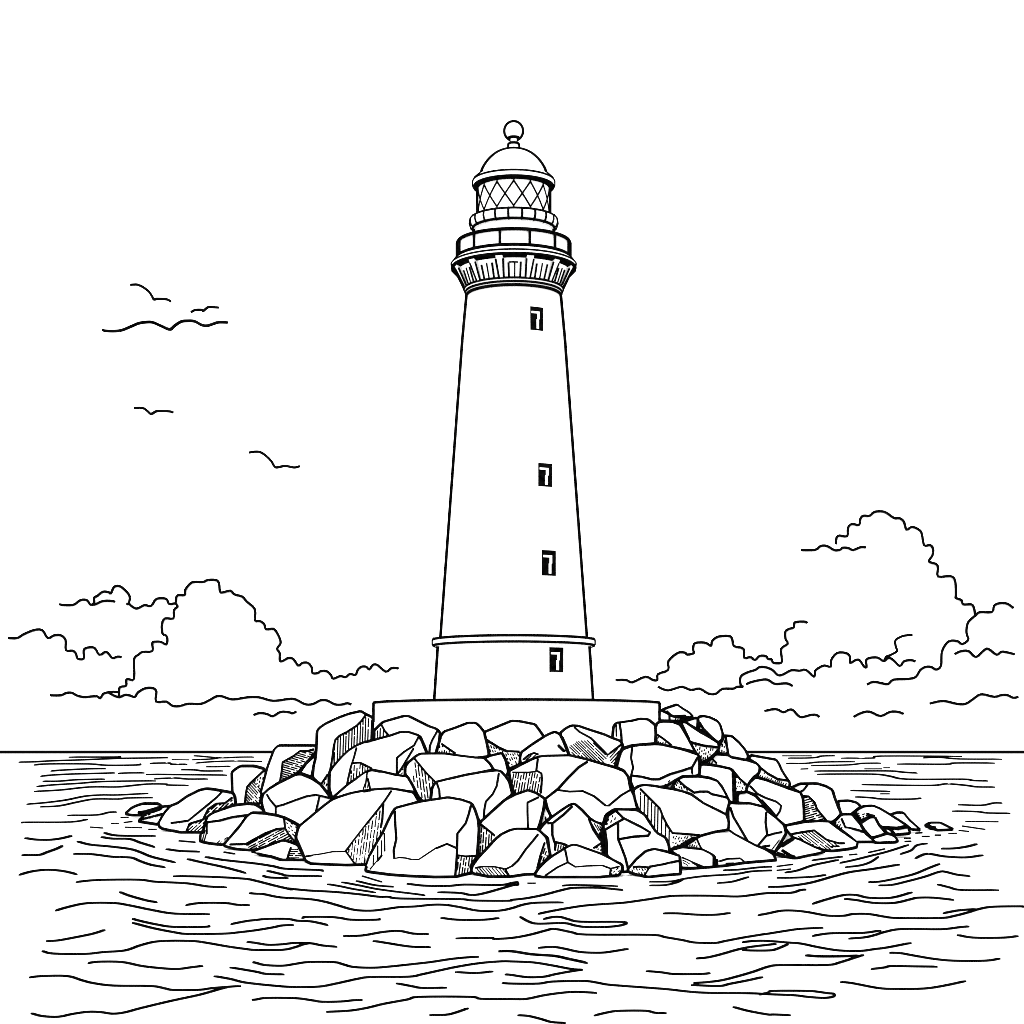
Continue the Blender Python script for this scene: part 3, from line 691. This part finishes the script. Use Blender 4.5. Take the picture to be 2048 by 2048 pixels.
# soffit of the gallery deck: its underside shade inked solid black
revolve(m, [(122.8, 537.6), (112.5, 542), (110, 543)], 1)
sides(m, [(116, 521), (124.2, 531), (123.2, 538), (115, 546)], 5.0)
ring(m, 123.4, 529, 2.6); ring(m, 123.6, 536.5, 3.6)
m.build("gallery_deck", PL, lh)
m = MB(); pf = [(112.5, 487), (112.5, 522)]
revolve(m, inset(pf, 6)); sides(m, pf, 6)
ring(m, 112.5, 486.5, 5.4); ring(m, 113.5, 517.5, 5.6)
for k in range(12):
    a = 1 + 15 + 30 * k
    stroke(m, [pol(112.6, a, 487), pol(112.6, a, 519)], 4.2)
m.build("gallery_parapet", PL, lh)
# lantern room
m = MB(); pf = [(79, 452), (79, 500)]
revolve(m, inset(pf, 4.2)); sides(m, pf, 4.2)
m.build("lantern_base", PL, lh)
m = MB(); pf = [(73, 436), (83, 437), (86, 440), (87, 447), (85, 454), (79, 459)]
revolve(m, pf); sides(m, pf[1:], 5.5)
ring(m, 84.5, 438.5, 4.0); ring(m, 82, 457.5, 3.8)
for k in range(20):
    a = 2.1 + 9 + 18 * k
    stroke(m, [pol(r + .3, a, y) for r, y in pf[1:]], 3.4)
m.build("lantern_balcony", PL, lh)
m = MB(); pf = [(72.6, 368), (72.6, 440)]
revolve(m, inset(pf, 5)); sides(m, pf, 5)
st = 360 / 13
def gl(a, y): return pol(70.9, a, y)
for k in range(13):
    a = k * st
    for sgn in (-1, 1):
        stroke(m, [gl(a + sgn * st * t / 8, 381 + (430 - 381) * t / 8) for t in range(9)], 2.0)
    stroke(m, [gl(a, 370), gl(a, 382)], 1.6)
    stroke(m, [gl(a, 429), gl(a, 437)], 1.8)
m.build("lantern_glazing", [M_GLASS, M_INK], lh)
m = MB(); pf = [(66, 350), (72, 354.5), (79.5, 361), (81, 364), (81, 371), (78, 376)]
revolve(m, pf)
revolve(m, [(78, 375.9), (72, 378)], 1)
sides(m, pf, 4.6)
ring(m, 80.4, 362.5, 2.8); ring(m, 78.2, 373.5, 6.0)
m.build("roof_cornice", PL, lh)
m = MB(); pf = [(12, 301), (25, 304), (38, 310.5), (49, 320), (57, 330), (63, 340.5), (66.5, 352)]
revolve(m, inset(smooth(pf, 4), 5.0)); sides(m, smooth(pf, 6), 5.0); 
dome = m.build("dome", PL, lh)
m = MB(); pf = [(8.5, 285), (10.5, 287), (11, 294), (13, 302)]
revolve(m, inset(pf, 4.0), n=32); sides(m, pf[1:], 3.6)
ring(m, 9.5, 287.5, 3.6); ring(m, 13, 301, 4.6)
m.build("finial_neck", PL, lh)
m = MB()
NR, NSG, RB = 20, 40, 16.6
vs, fs, mi = [], [], []
for i in range(NR + 1):
    t = math.pi * i / NR
    for j in range(NSG):
        a = 360.0 * j / NSG
        vs.append(pol(RB * math.sin(t) + 1e-3, a, 262 - RB * math.cos(t)))
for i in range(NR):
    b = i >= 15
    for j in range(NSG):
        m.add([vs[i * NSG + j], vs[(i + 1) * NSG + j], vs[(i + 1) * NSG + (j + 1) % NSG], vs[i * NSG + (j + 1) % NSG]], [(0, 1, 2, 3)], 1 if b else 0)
TL = math.atan2(zz(261) - H, D0)          # the ball is seen from below: its rim leans with the line of sight
bc = pol(0, 0, 262)
hoop = [bc + Vector((math.sin(t), -math.sin(TL) * math.cos(t), math.cos(TL) * math.cos(t))) * (RB * 1.08 * U) for t in [2 * math.pi * i / 48 for i in range(48)]]
if True:
    m.tube(hoop, (5.6 + WADD) / 2 * U, 1, 6, True)
revolve(m, [(6, 278), (6, 286)], 0, n=24)
m.build("finial_ball", PL, lh)

# windows: dark recessed panes with a pale seven-shaped bar on each
def shaft_r(y):
    if y < 1278:
        return 91.3 + (146 - 93.5) * (y - 588) / (1278 - 588)
    return 148.7 + 7.3 * (y - 1291) / 111
for xa, xb, ya, yb in ((1060, 1085.5, 613, 661), (1076, 1103.5, 926, 973), (1083, 1111, 1100, 1151), (1098.5, 1126, 1294.5, 1344)):
    yc, xc = (ya + yb) / 2, (xa + xb) / 2
    r = shaft_r(yc)
    # the shaft's front stands nearer than its axis: undo that much of the perspective
    for _ in range(4):
        off = xc - CX
        ang = math.degrees(math.asin(max(-1, min(1, off / r))))
        k = 1 - r * U * math.cos(math.radians(ang)) / D0
        y1, y2 = YH + (ya - YH) * k, YH + (yb - YH) * k
        r = shaft_r((y1 + y2) / 2) / k
    r = r * k
    ang = math.degrees(math.asin((xc - CX) * k / r))
    wid = (xb - xa) * k / math.cos(math.radians(ang)) / r / 2
    wid = math.degrees(wid)
    xm, hw = (xc - CX) * k, (xb - xa) * k / 2
    def wq(u, v, dr):          # upright jambs on the leaning wall
        y = y1 + (y2 - y1) * v
        rr = shaft_r(y)
        return pol(rr + dr, math.degrees(math.asin((xm + hw * u) / rr)), y)
    def slab(mb, u0, u1, v0, v1, d0, d1, mi):
        n = 4
        vs = []
        for i in range(n + 1):
            u = u0 + (u1 - u0) * i / n
            vs += [wq(u, v0, d0), wq(u, v1, d0), wq(u, v1, d1), wq(u, v0, d1)]
        fs = [(0, 1, 2, 3), (n * 4 + 3, n * 4 + 2, n * 4 + 1, n * 4)]
        for i in range(n):
            a, b = i * 4, i * 4 + 4
            for j in range(4):
                j2 = (j + 1) % 4
                fs.append((a + j, b + j, b + j2, a + j2))
        mb.add(vs, fs, mi)
    m = MB()
    slab(m, -1, 1, 0, 1, -3, 1.6, 1)
    w = m.build("window", PL, lh)
    m = MB()
    slab(m, -.82, .42, .20, .285, 1.0, 2.6, 0)
    slab(m, .08, .42, .288, .52, 1.0, 2.6, 0)
    slab(m, -.04, .30, .523, .92, 1.0, 2.6, 0)
    g = m.build("pale_bar", PL)
    g.parent = w
# ================================================================== the rocks
YB = [(250, 1632), (320, 1652), (360, 1668), (403, 1684), (450, 1692), (505, 1704), (560, 1723), (620, 1729), (730, 1734), (740, 1745), (900, 1757), (1000, 1755),
      (1100, 1757), (1200, 1756), (1290, 1757), (1360, 1748), (1430, 1736), (1550, 1723), (1590, 1719), (1700, 1703), (1720, 1688), (1790, 1688),
      (1825, 1669), (1840, 1662), (1905, 1664)]
YT = [(250, 1606), (330, 1600), (400, 1578), (465, 1530), (550, 1490), (635, 1440), (720, 1420), (1033, 1440), (1318, 1420), (1420, 1445), (1490, 1510),
      (1580, 1560), (1700, 1600), (1790, 1625), (1840, 1640), (1905, 1645)]
DT = [(250, 165), (330, 136), (465, 119), (550, 112), (640, 107), (750, 103), (1320, 103), (1420, 107), (1580, 112), (1700, 116), (1790, 119), (1860, 128), (1905, 130)]
def pile_depth(x, y):
    """distance of the rock pile's face where the picture shows (x, y)"""
    yb, yt, dt = lerp_table(YB, x), lerp_table(YT, x), lerp_table(DT, x)
    db = water_depth(yb)
    t = max(0.0, min(1.15, (yb - y) / max(yb - yt, 12)))
    d = db + (max(dt, db + 1) - db) * t
    if y > YH + 20:
        d = min(d, water_depth(y) * 0.997)
    return d

def hatch_lines(poly, ang, gap, style):
    ca, sa = math.cos(math.radians(ang)), -math.sin(math.radians(ang))   # picture y runs down
    nx, ny = -sa, ca
    ds = [p[0] * nx + p[1] * ny for p in poly]
    d = min(ds) + gap * 0.6
    out = []
    while d < max(ds):
        cut = []
        n = len(poly)
        for i in range(n):
            a, b = poly[i - 1], poly[i]
            da, db = a[0] * nx + a[1] * ny - d, b[0] * nx + b[1] * ny - d
            if (da > 0) != (db > 0):
                t = da / (da - db)
                x, y = a[0] + (b[0] - a[0]) * t, a[1] + (b[1] - a[1]) * t
                cut.append(x * ca + y * sa)
        cut.sort()
        for s0, s1 in zip(cut[::2], cut[1::2]):
            s0 += random.uniform(0, 2); s1 -= random.uniform(0, 2.5)
            s = s0
            while s < s1 - 1.5:
                if style == 'd':
                    L, g = random.uniform(2, 6), random.uniform(3, 8)
                elif style == 'h':
                    L, g = random.uniform(8, 26), random.uniform(3, 6.5)
                else:
                    L, g = random.uniform(18, 70), random.uniform(2, 5)
                e = min(s + L, s1)
                out.append([(nx * d + ca * s, ny * d + sa * s), (nx * d + ca * e, ny * d + sa * e)])
                s = e + g
        d += gap * random.uniform(0.85, 1.15)
    return out

def rounded(poly):
    """worn corners: every corner is cut by a couple of picture pixels"""
    out, n = [], len(poly)
    for i in range(n):
        a, b, c = poly[i - 1], poly[i], poly[(i + 1) % n]
        for q in (a, c):
            L = math.hypot(q[0] - b[0], q[1] - b[1])
            t = min(0.25, 2.2 / max(L, 0.1))
            out.append((b[0] + (q[0] - b[0]) * t, b[1] + (q[1] - b[1]) * t))
    return out

def make_rock(win, name, label, outline, inner, hatches, thick=None):
    poly = rounded(px(win, outline))
    lines = []
    for s in inner:
        w = 3.2
        if s.startswith('*'):
            ws, s = s[1:].split(' ', 1)
            w = float(ws)
        lines.append((px(win, s), w))
    xs, ys = [p[0] for p in poly], [p[1] for p in poly]
    cx, cy = sum(xs) / len(xs), sum(ys) / len(ys)
    size = max(max(xs) - min(xs), max(ys) - min(ys))
    co = [Vector(p) for p in poly]
    n = len(poly)
    ed = [(i, (i + 1) % n) for i in range(n)]
    for l, w in lines:
        l = resample(l, 14)
        b = len(co)
        co += [Vector(p) for p in l]
        ed += [(b + i, b + i + 1) for i in range(len(l) - 1)]
    if len(lines) < 2:
        for f in (0.45, 0.75):
            co += [Vector((cx + (x - cx) * f, cy + (y - cy) * f)) for x, y in poly[::2]]
    r = delaunay_2d_cdt(co, ed, [], 0, 0.05)
    v2, tris = r[0], r[2]
    # a boulder is about as deep as it is wide, however the heap slopes under it
    dl = [pile_depth(x, y) for x, y in poly]
    dm = sum(dl) / n
    kd = min(1.0, 1.2 * size * 110 / F / max(max(dl) - min(dl), 0.01))
    def pd(x, y):
        d = dm + (pile_depth(x, y) - dm) * kd
        return min(d, water_depth(y) * 0.997) if y > YH + 20 else d
    def depth(x, y):
        return pd(x, y) - 0.55 * min(edge_dist(poly, x, y), 22.0) * 110 / F
    vd = [depth(v.x, v.y) for v in v2]
    T = []
    for t in tris:
        gx, gy = sum(v2[i].x for i in t) / 3, sum(v2[i].y for i in t) / 3
        if inside(poly, gx, gy):
            T.append(tuple(t))
    mb = MB()
    fv = [P(v.x, v.y, d) for v, d in zip(v2, vd)]
    mb.add(fv, T, 0)
    # flanks and back: the outline carried away from the eye and drawn in
    th = 0.8 + 0.35 * size * 110 / F
    prev = [P(x, y, depth(x, y)) for x, y in poly]
    for sh, fr in ((0.96, 0.45), (0.72, 1.0)):
        nxt = []
        for x, y in poly:
            X, Y = cx + (x - cx) * sh, cy + (y - cy) * sh
            nxt.append(P(X, Y, pd(x, y) + th * fr))
        k = len(poly)
        mb.add(prev + nxt, [(i, (i + 1) % k, k + (i + 1) % k, k + i) for i in range(k)], 0)
        prev = nxt
    mid = sum(prev, Vector()) / n
    mb.add(prev + [mid], [(i, (i + 1) % n, n) for i in range(n)], 0)
    # inked edges lie on the faces
    def surf(x, y):
        for a, b, c in T:
            A, B, C = v2[a], v2[b], v2[c]
            den = (B.y - C.y) * (A.x - C.x) + (C.x - B.x) * (A.y - C.y)
            if abs(den) < 1e-9:
                continue
            u = ((B.y - C.y) * (x - C.x) + (C.x - B.x) * (y - C.y)) / den
            v = ((C.y - A.y) * (x - C.x) + (A.x - C.x) * (y - C.y)) / den
            if u >= -1e-3 and v >= -1e-3 and u + v <= 1.002:
                return 1.0 / (u / vd[a] + v / vd[b] + (1 - u - v) / vd[c])   # depth runs hyperbolically across a flat face
        return depth(x, y)
    def ink(p2, w, closed=False, lift=1.0, nn=6):
        pts, rad = [], []
        for x, y in p2:
            d = surf(x, y)
            rr = (w + WADD) / 2 * d / F
            p = P(x, y, d - rr * lift)
            if p.z < rr * 0.9 and y > YH + 20:
                p.z = rr * 0.9
            pts.append(p)
            rad.append(rr)
        mb.tube(pts, rad, 1, nn, closed)
    ink(resample(poly + [poly[0]], 12)[:-1], WOUT, True)
    for l, w in lines:
        ink(resample(l, 8), w, lift=1.3)
    for ang, gap, style, reg in hatches:  # black strokes draw the shade of the rock faces
        for l in hatch_lines(px(win, reg), ang, gap * 0.98, style):
            ink(resample(l, 9), 1.3, lift=1.3, nn=4)
    base = P(cx, max(ys), pd(cx, max(ys)))
    base.z = max(base.z, 0)
    o = mb.build(name, [M_ROCK, M_INK], loc=base)
    tag(o, label, "boulder" if name == "boulder" else "rock", "boulders piled round the lighthouse foot")
    return o

WOUT = 4.9
for r in ROCKS:
    make_rock(*r)

# the heap's core under the boulders
mb = MB()
cols = [330 + i * (1790 - 330) / 60 for i in range(61)]
vs, rows = [], 9
for x in cols:
    yb, yt = lerp_table(YB, x) - 6, lerp_table(YT, x) + 22
    for j in range(rows):
        y = yb + (yt - yb) * j / (rows - 1)
        vs.append(P(x, y, pile_depth(x, y) + 4.5 + lerp_table([(330, 14), (480, 9), (620, 1), (1450, 1), (1700, 6)], x)))
    d = pile_depth(x, yt) + 24
    q = P(x, yt, d)
    vs.append((q.x, q.y, max(0.2, q.z * 0.6)))
    vs.append((q.x, q.y + 12, -1.0))
R = rows + 2
fs = [(i * R + j, (i + 1) * R + j, (i + 1) * R + j + 1, i * R + j + 1) for i in range(60) for j in range(R - 1)]
mb.add(vs, fs, 0)
tag(mb.build("islet_ground", [M_ROCK]), kind="structure", label="pale ground of the islet under the boulders")
# ================================================================== clouds
def make_cloud(win, label, dist, crest, under, extra, name="cloud", wid=4.0):
    c2 = px(win, crest)
    poly = c2 + px(win, under)
    xs, ys = [p[0] for p in poly], [p[1] for p in poly]
    n = len(poly)
    co = [Vector(p) for p in poly]
    ed = [(i, (i + 1) % n) for i in range(n)]
    step = max(10.0, min(40.0, (max(ys) - min(ys)) / 5))
    y = min(ys) + step / 2
    while y < max(ys):
        x = min(xs) + step / 2
        while x < max(xs):
            if inside(poly, x, y) and edge_dist(poly, x, y) > step * 0.3:
                co.append(Vector((x + random.uniform(-3, 3), y + random.uniform(-3, 3))))
            x += step
        y += step
    v2, _, tr = delaunay_2d_cdt(co, ed, [], 0, 0.02)[:3]
    T = [tuple(t) for t in tr if inside(poly, sum(v2[i].x for i in t) / 3, sum(v2[i].y for i in t) / 3)]
    def bulge(x, y):
        e = edge_dist(poly, x, y)
        return (0.6 * min(e, 30) + 0.5 * max(0, min(e, 90) - 30)) * dist / F
    bl = [bulge(v.x, v.y) for v in v2]
    mb = MB()
    mb.add([P(v.x, v.y, dist - b) for v, b in zip(v2, bl)], T, 0, True)
    mb.add([P(v.x, v.y, dist + b + 0.5) for v, b in zip(v2, bl)], [t[::-1] for t in T], 0, True)
    a = [P(x, y, dist) for x, y in poly]
    b = [P(x, y, dist + 0.5) for x, y in poly]
    mb.add(a + b, [(i, (i + 1) % n, n + (i + 1) % n, n + i) for i in range(n)], 0)
    r = (wid + WADD) / 2 * dist / F
    for l in [c2] + [px(win, e) for e in extra]:
        l = smooth(l, 3)
        mb.tube([P(x, y, dist - bulge(x, y) * (1 if inside(poly, x, y) else 0) - r * 0.8) for x, y in l], r, 1, 5)
    o = mb.build(name, [M_CLOUD, M_INK], loc=P(sum(xs) / n, max(ys), dist))
    tag(o, label, "cloud", "clouds low over the horizon")
for c in CLOUDS:
    make_cloud(*c)

# ================================================================== gulls
def make_gull(win, label, dist, path, joint, w, chord):
    p2 = smooth(px(win, path), 6)
    j2 = px(win, joint)[0]
    x0, x1 = p2[0][0], p2[-1][0]
    mb = MB()
    vs, n = [], 10
    k = len(p2)
    for i, (x, y) in enumerate(p2):
        a, b = p2[max(0, i - 1)], p2[min(k - 1, i + 1)]
        t = Vector((b[0] - a[0], 0, -(b[1] - a[1]))).normalized()
        up = Vector((-t.z, 0, t.x))
        if up.z < 0:
            up = -up
        s = abs(x - j2[0]) / (max(j2[0] - x0, x1 - j2[0]))
        s = min(1.0, s)
        ch = 0.55 * chord * (1 - s ** 1.6) ** 0.7 + 0.012      # the wing narrows to its tip
        hh = (w + WADD) / 2 * dist / F * (1.0 if 0 < i < k - 1 else 0.7)
        body = math.exp(-((x - j2[0]) / 7.0) ** 2)      # the trunk where the wings meet
        ch += chord * 0.35 * body
        c = P(x, y, dist)
        c.y += chord * 0.9 * s * s                      # the tips are swept back
        for q in range(n):
            an = 2 * math.pi * q / n
            vs.append(c + Vector((0, ch * math.cos(an), 0)) + up * (hh * math.sin(an)))
    fs = []
    for i in range(k - 1):
        for q in range(n):
            q2 = (q + 1) % n
            fs.append((i * n + q, i * n + q2, (i + 1) * n + q2, (i + 1) * n + q))
    fs.append(tuple(range(n))[::-1]); fs.append(tuple(range((k - 1) * n, k * n)))
    mb.add(vs, fs, 0, True)
    o = mb.build("gull", [M_FEATHER], loc=P(j2[0], j2[1], dist))
    tag(o, label, "bird", "gulls gliding beside the tower")
for g in GULLS:
    make_gull(*g)
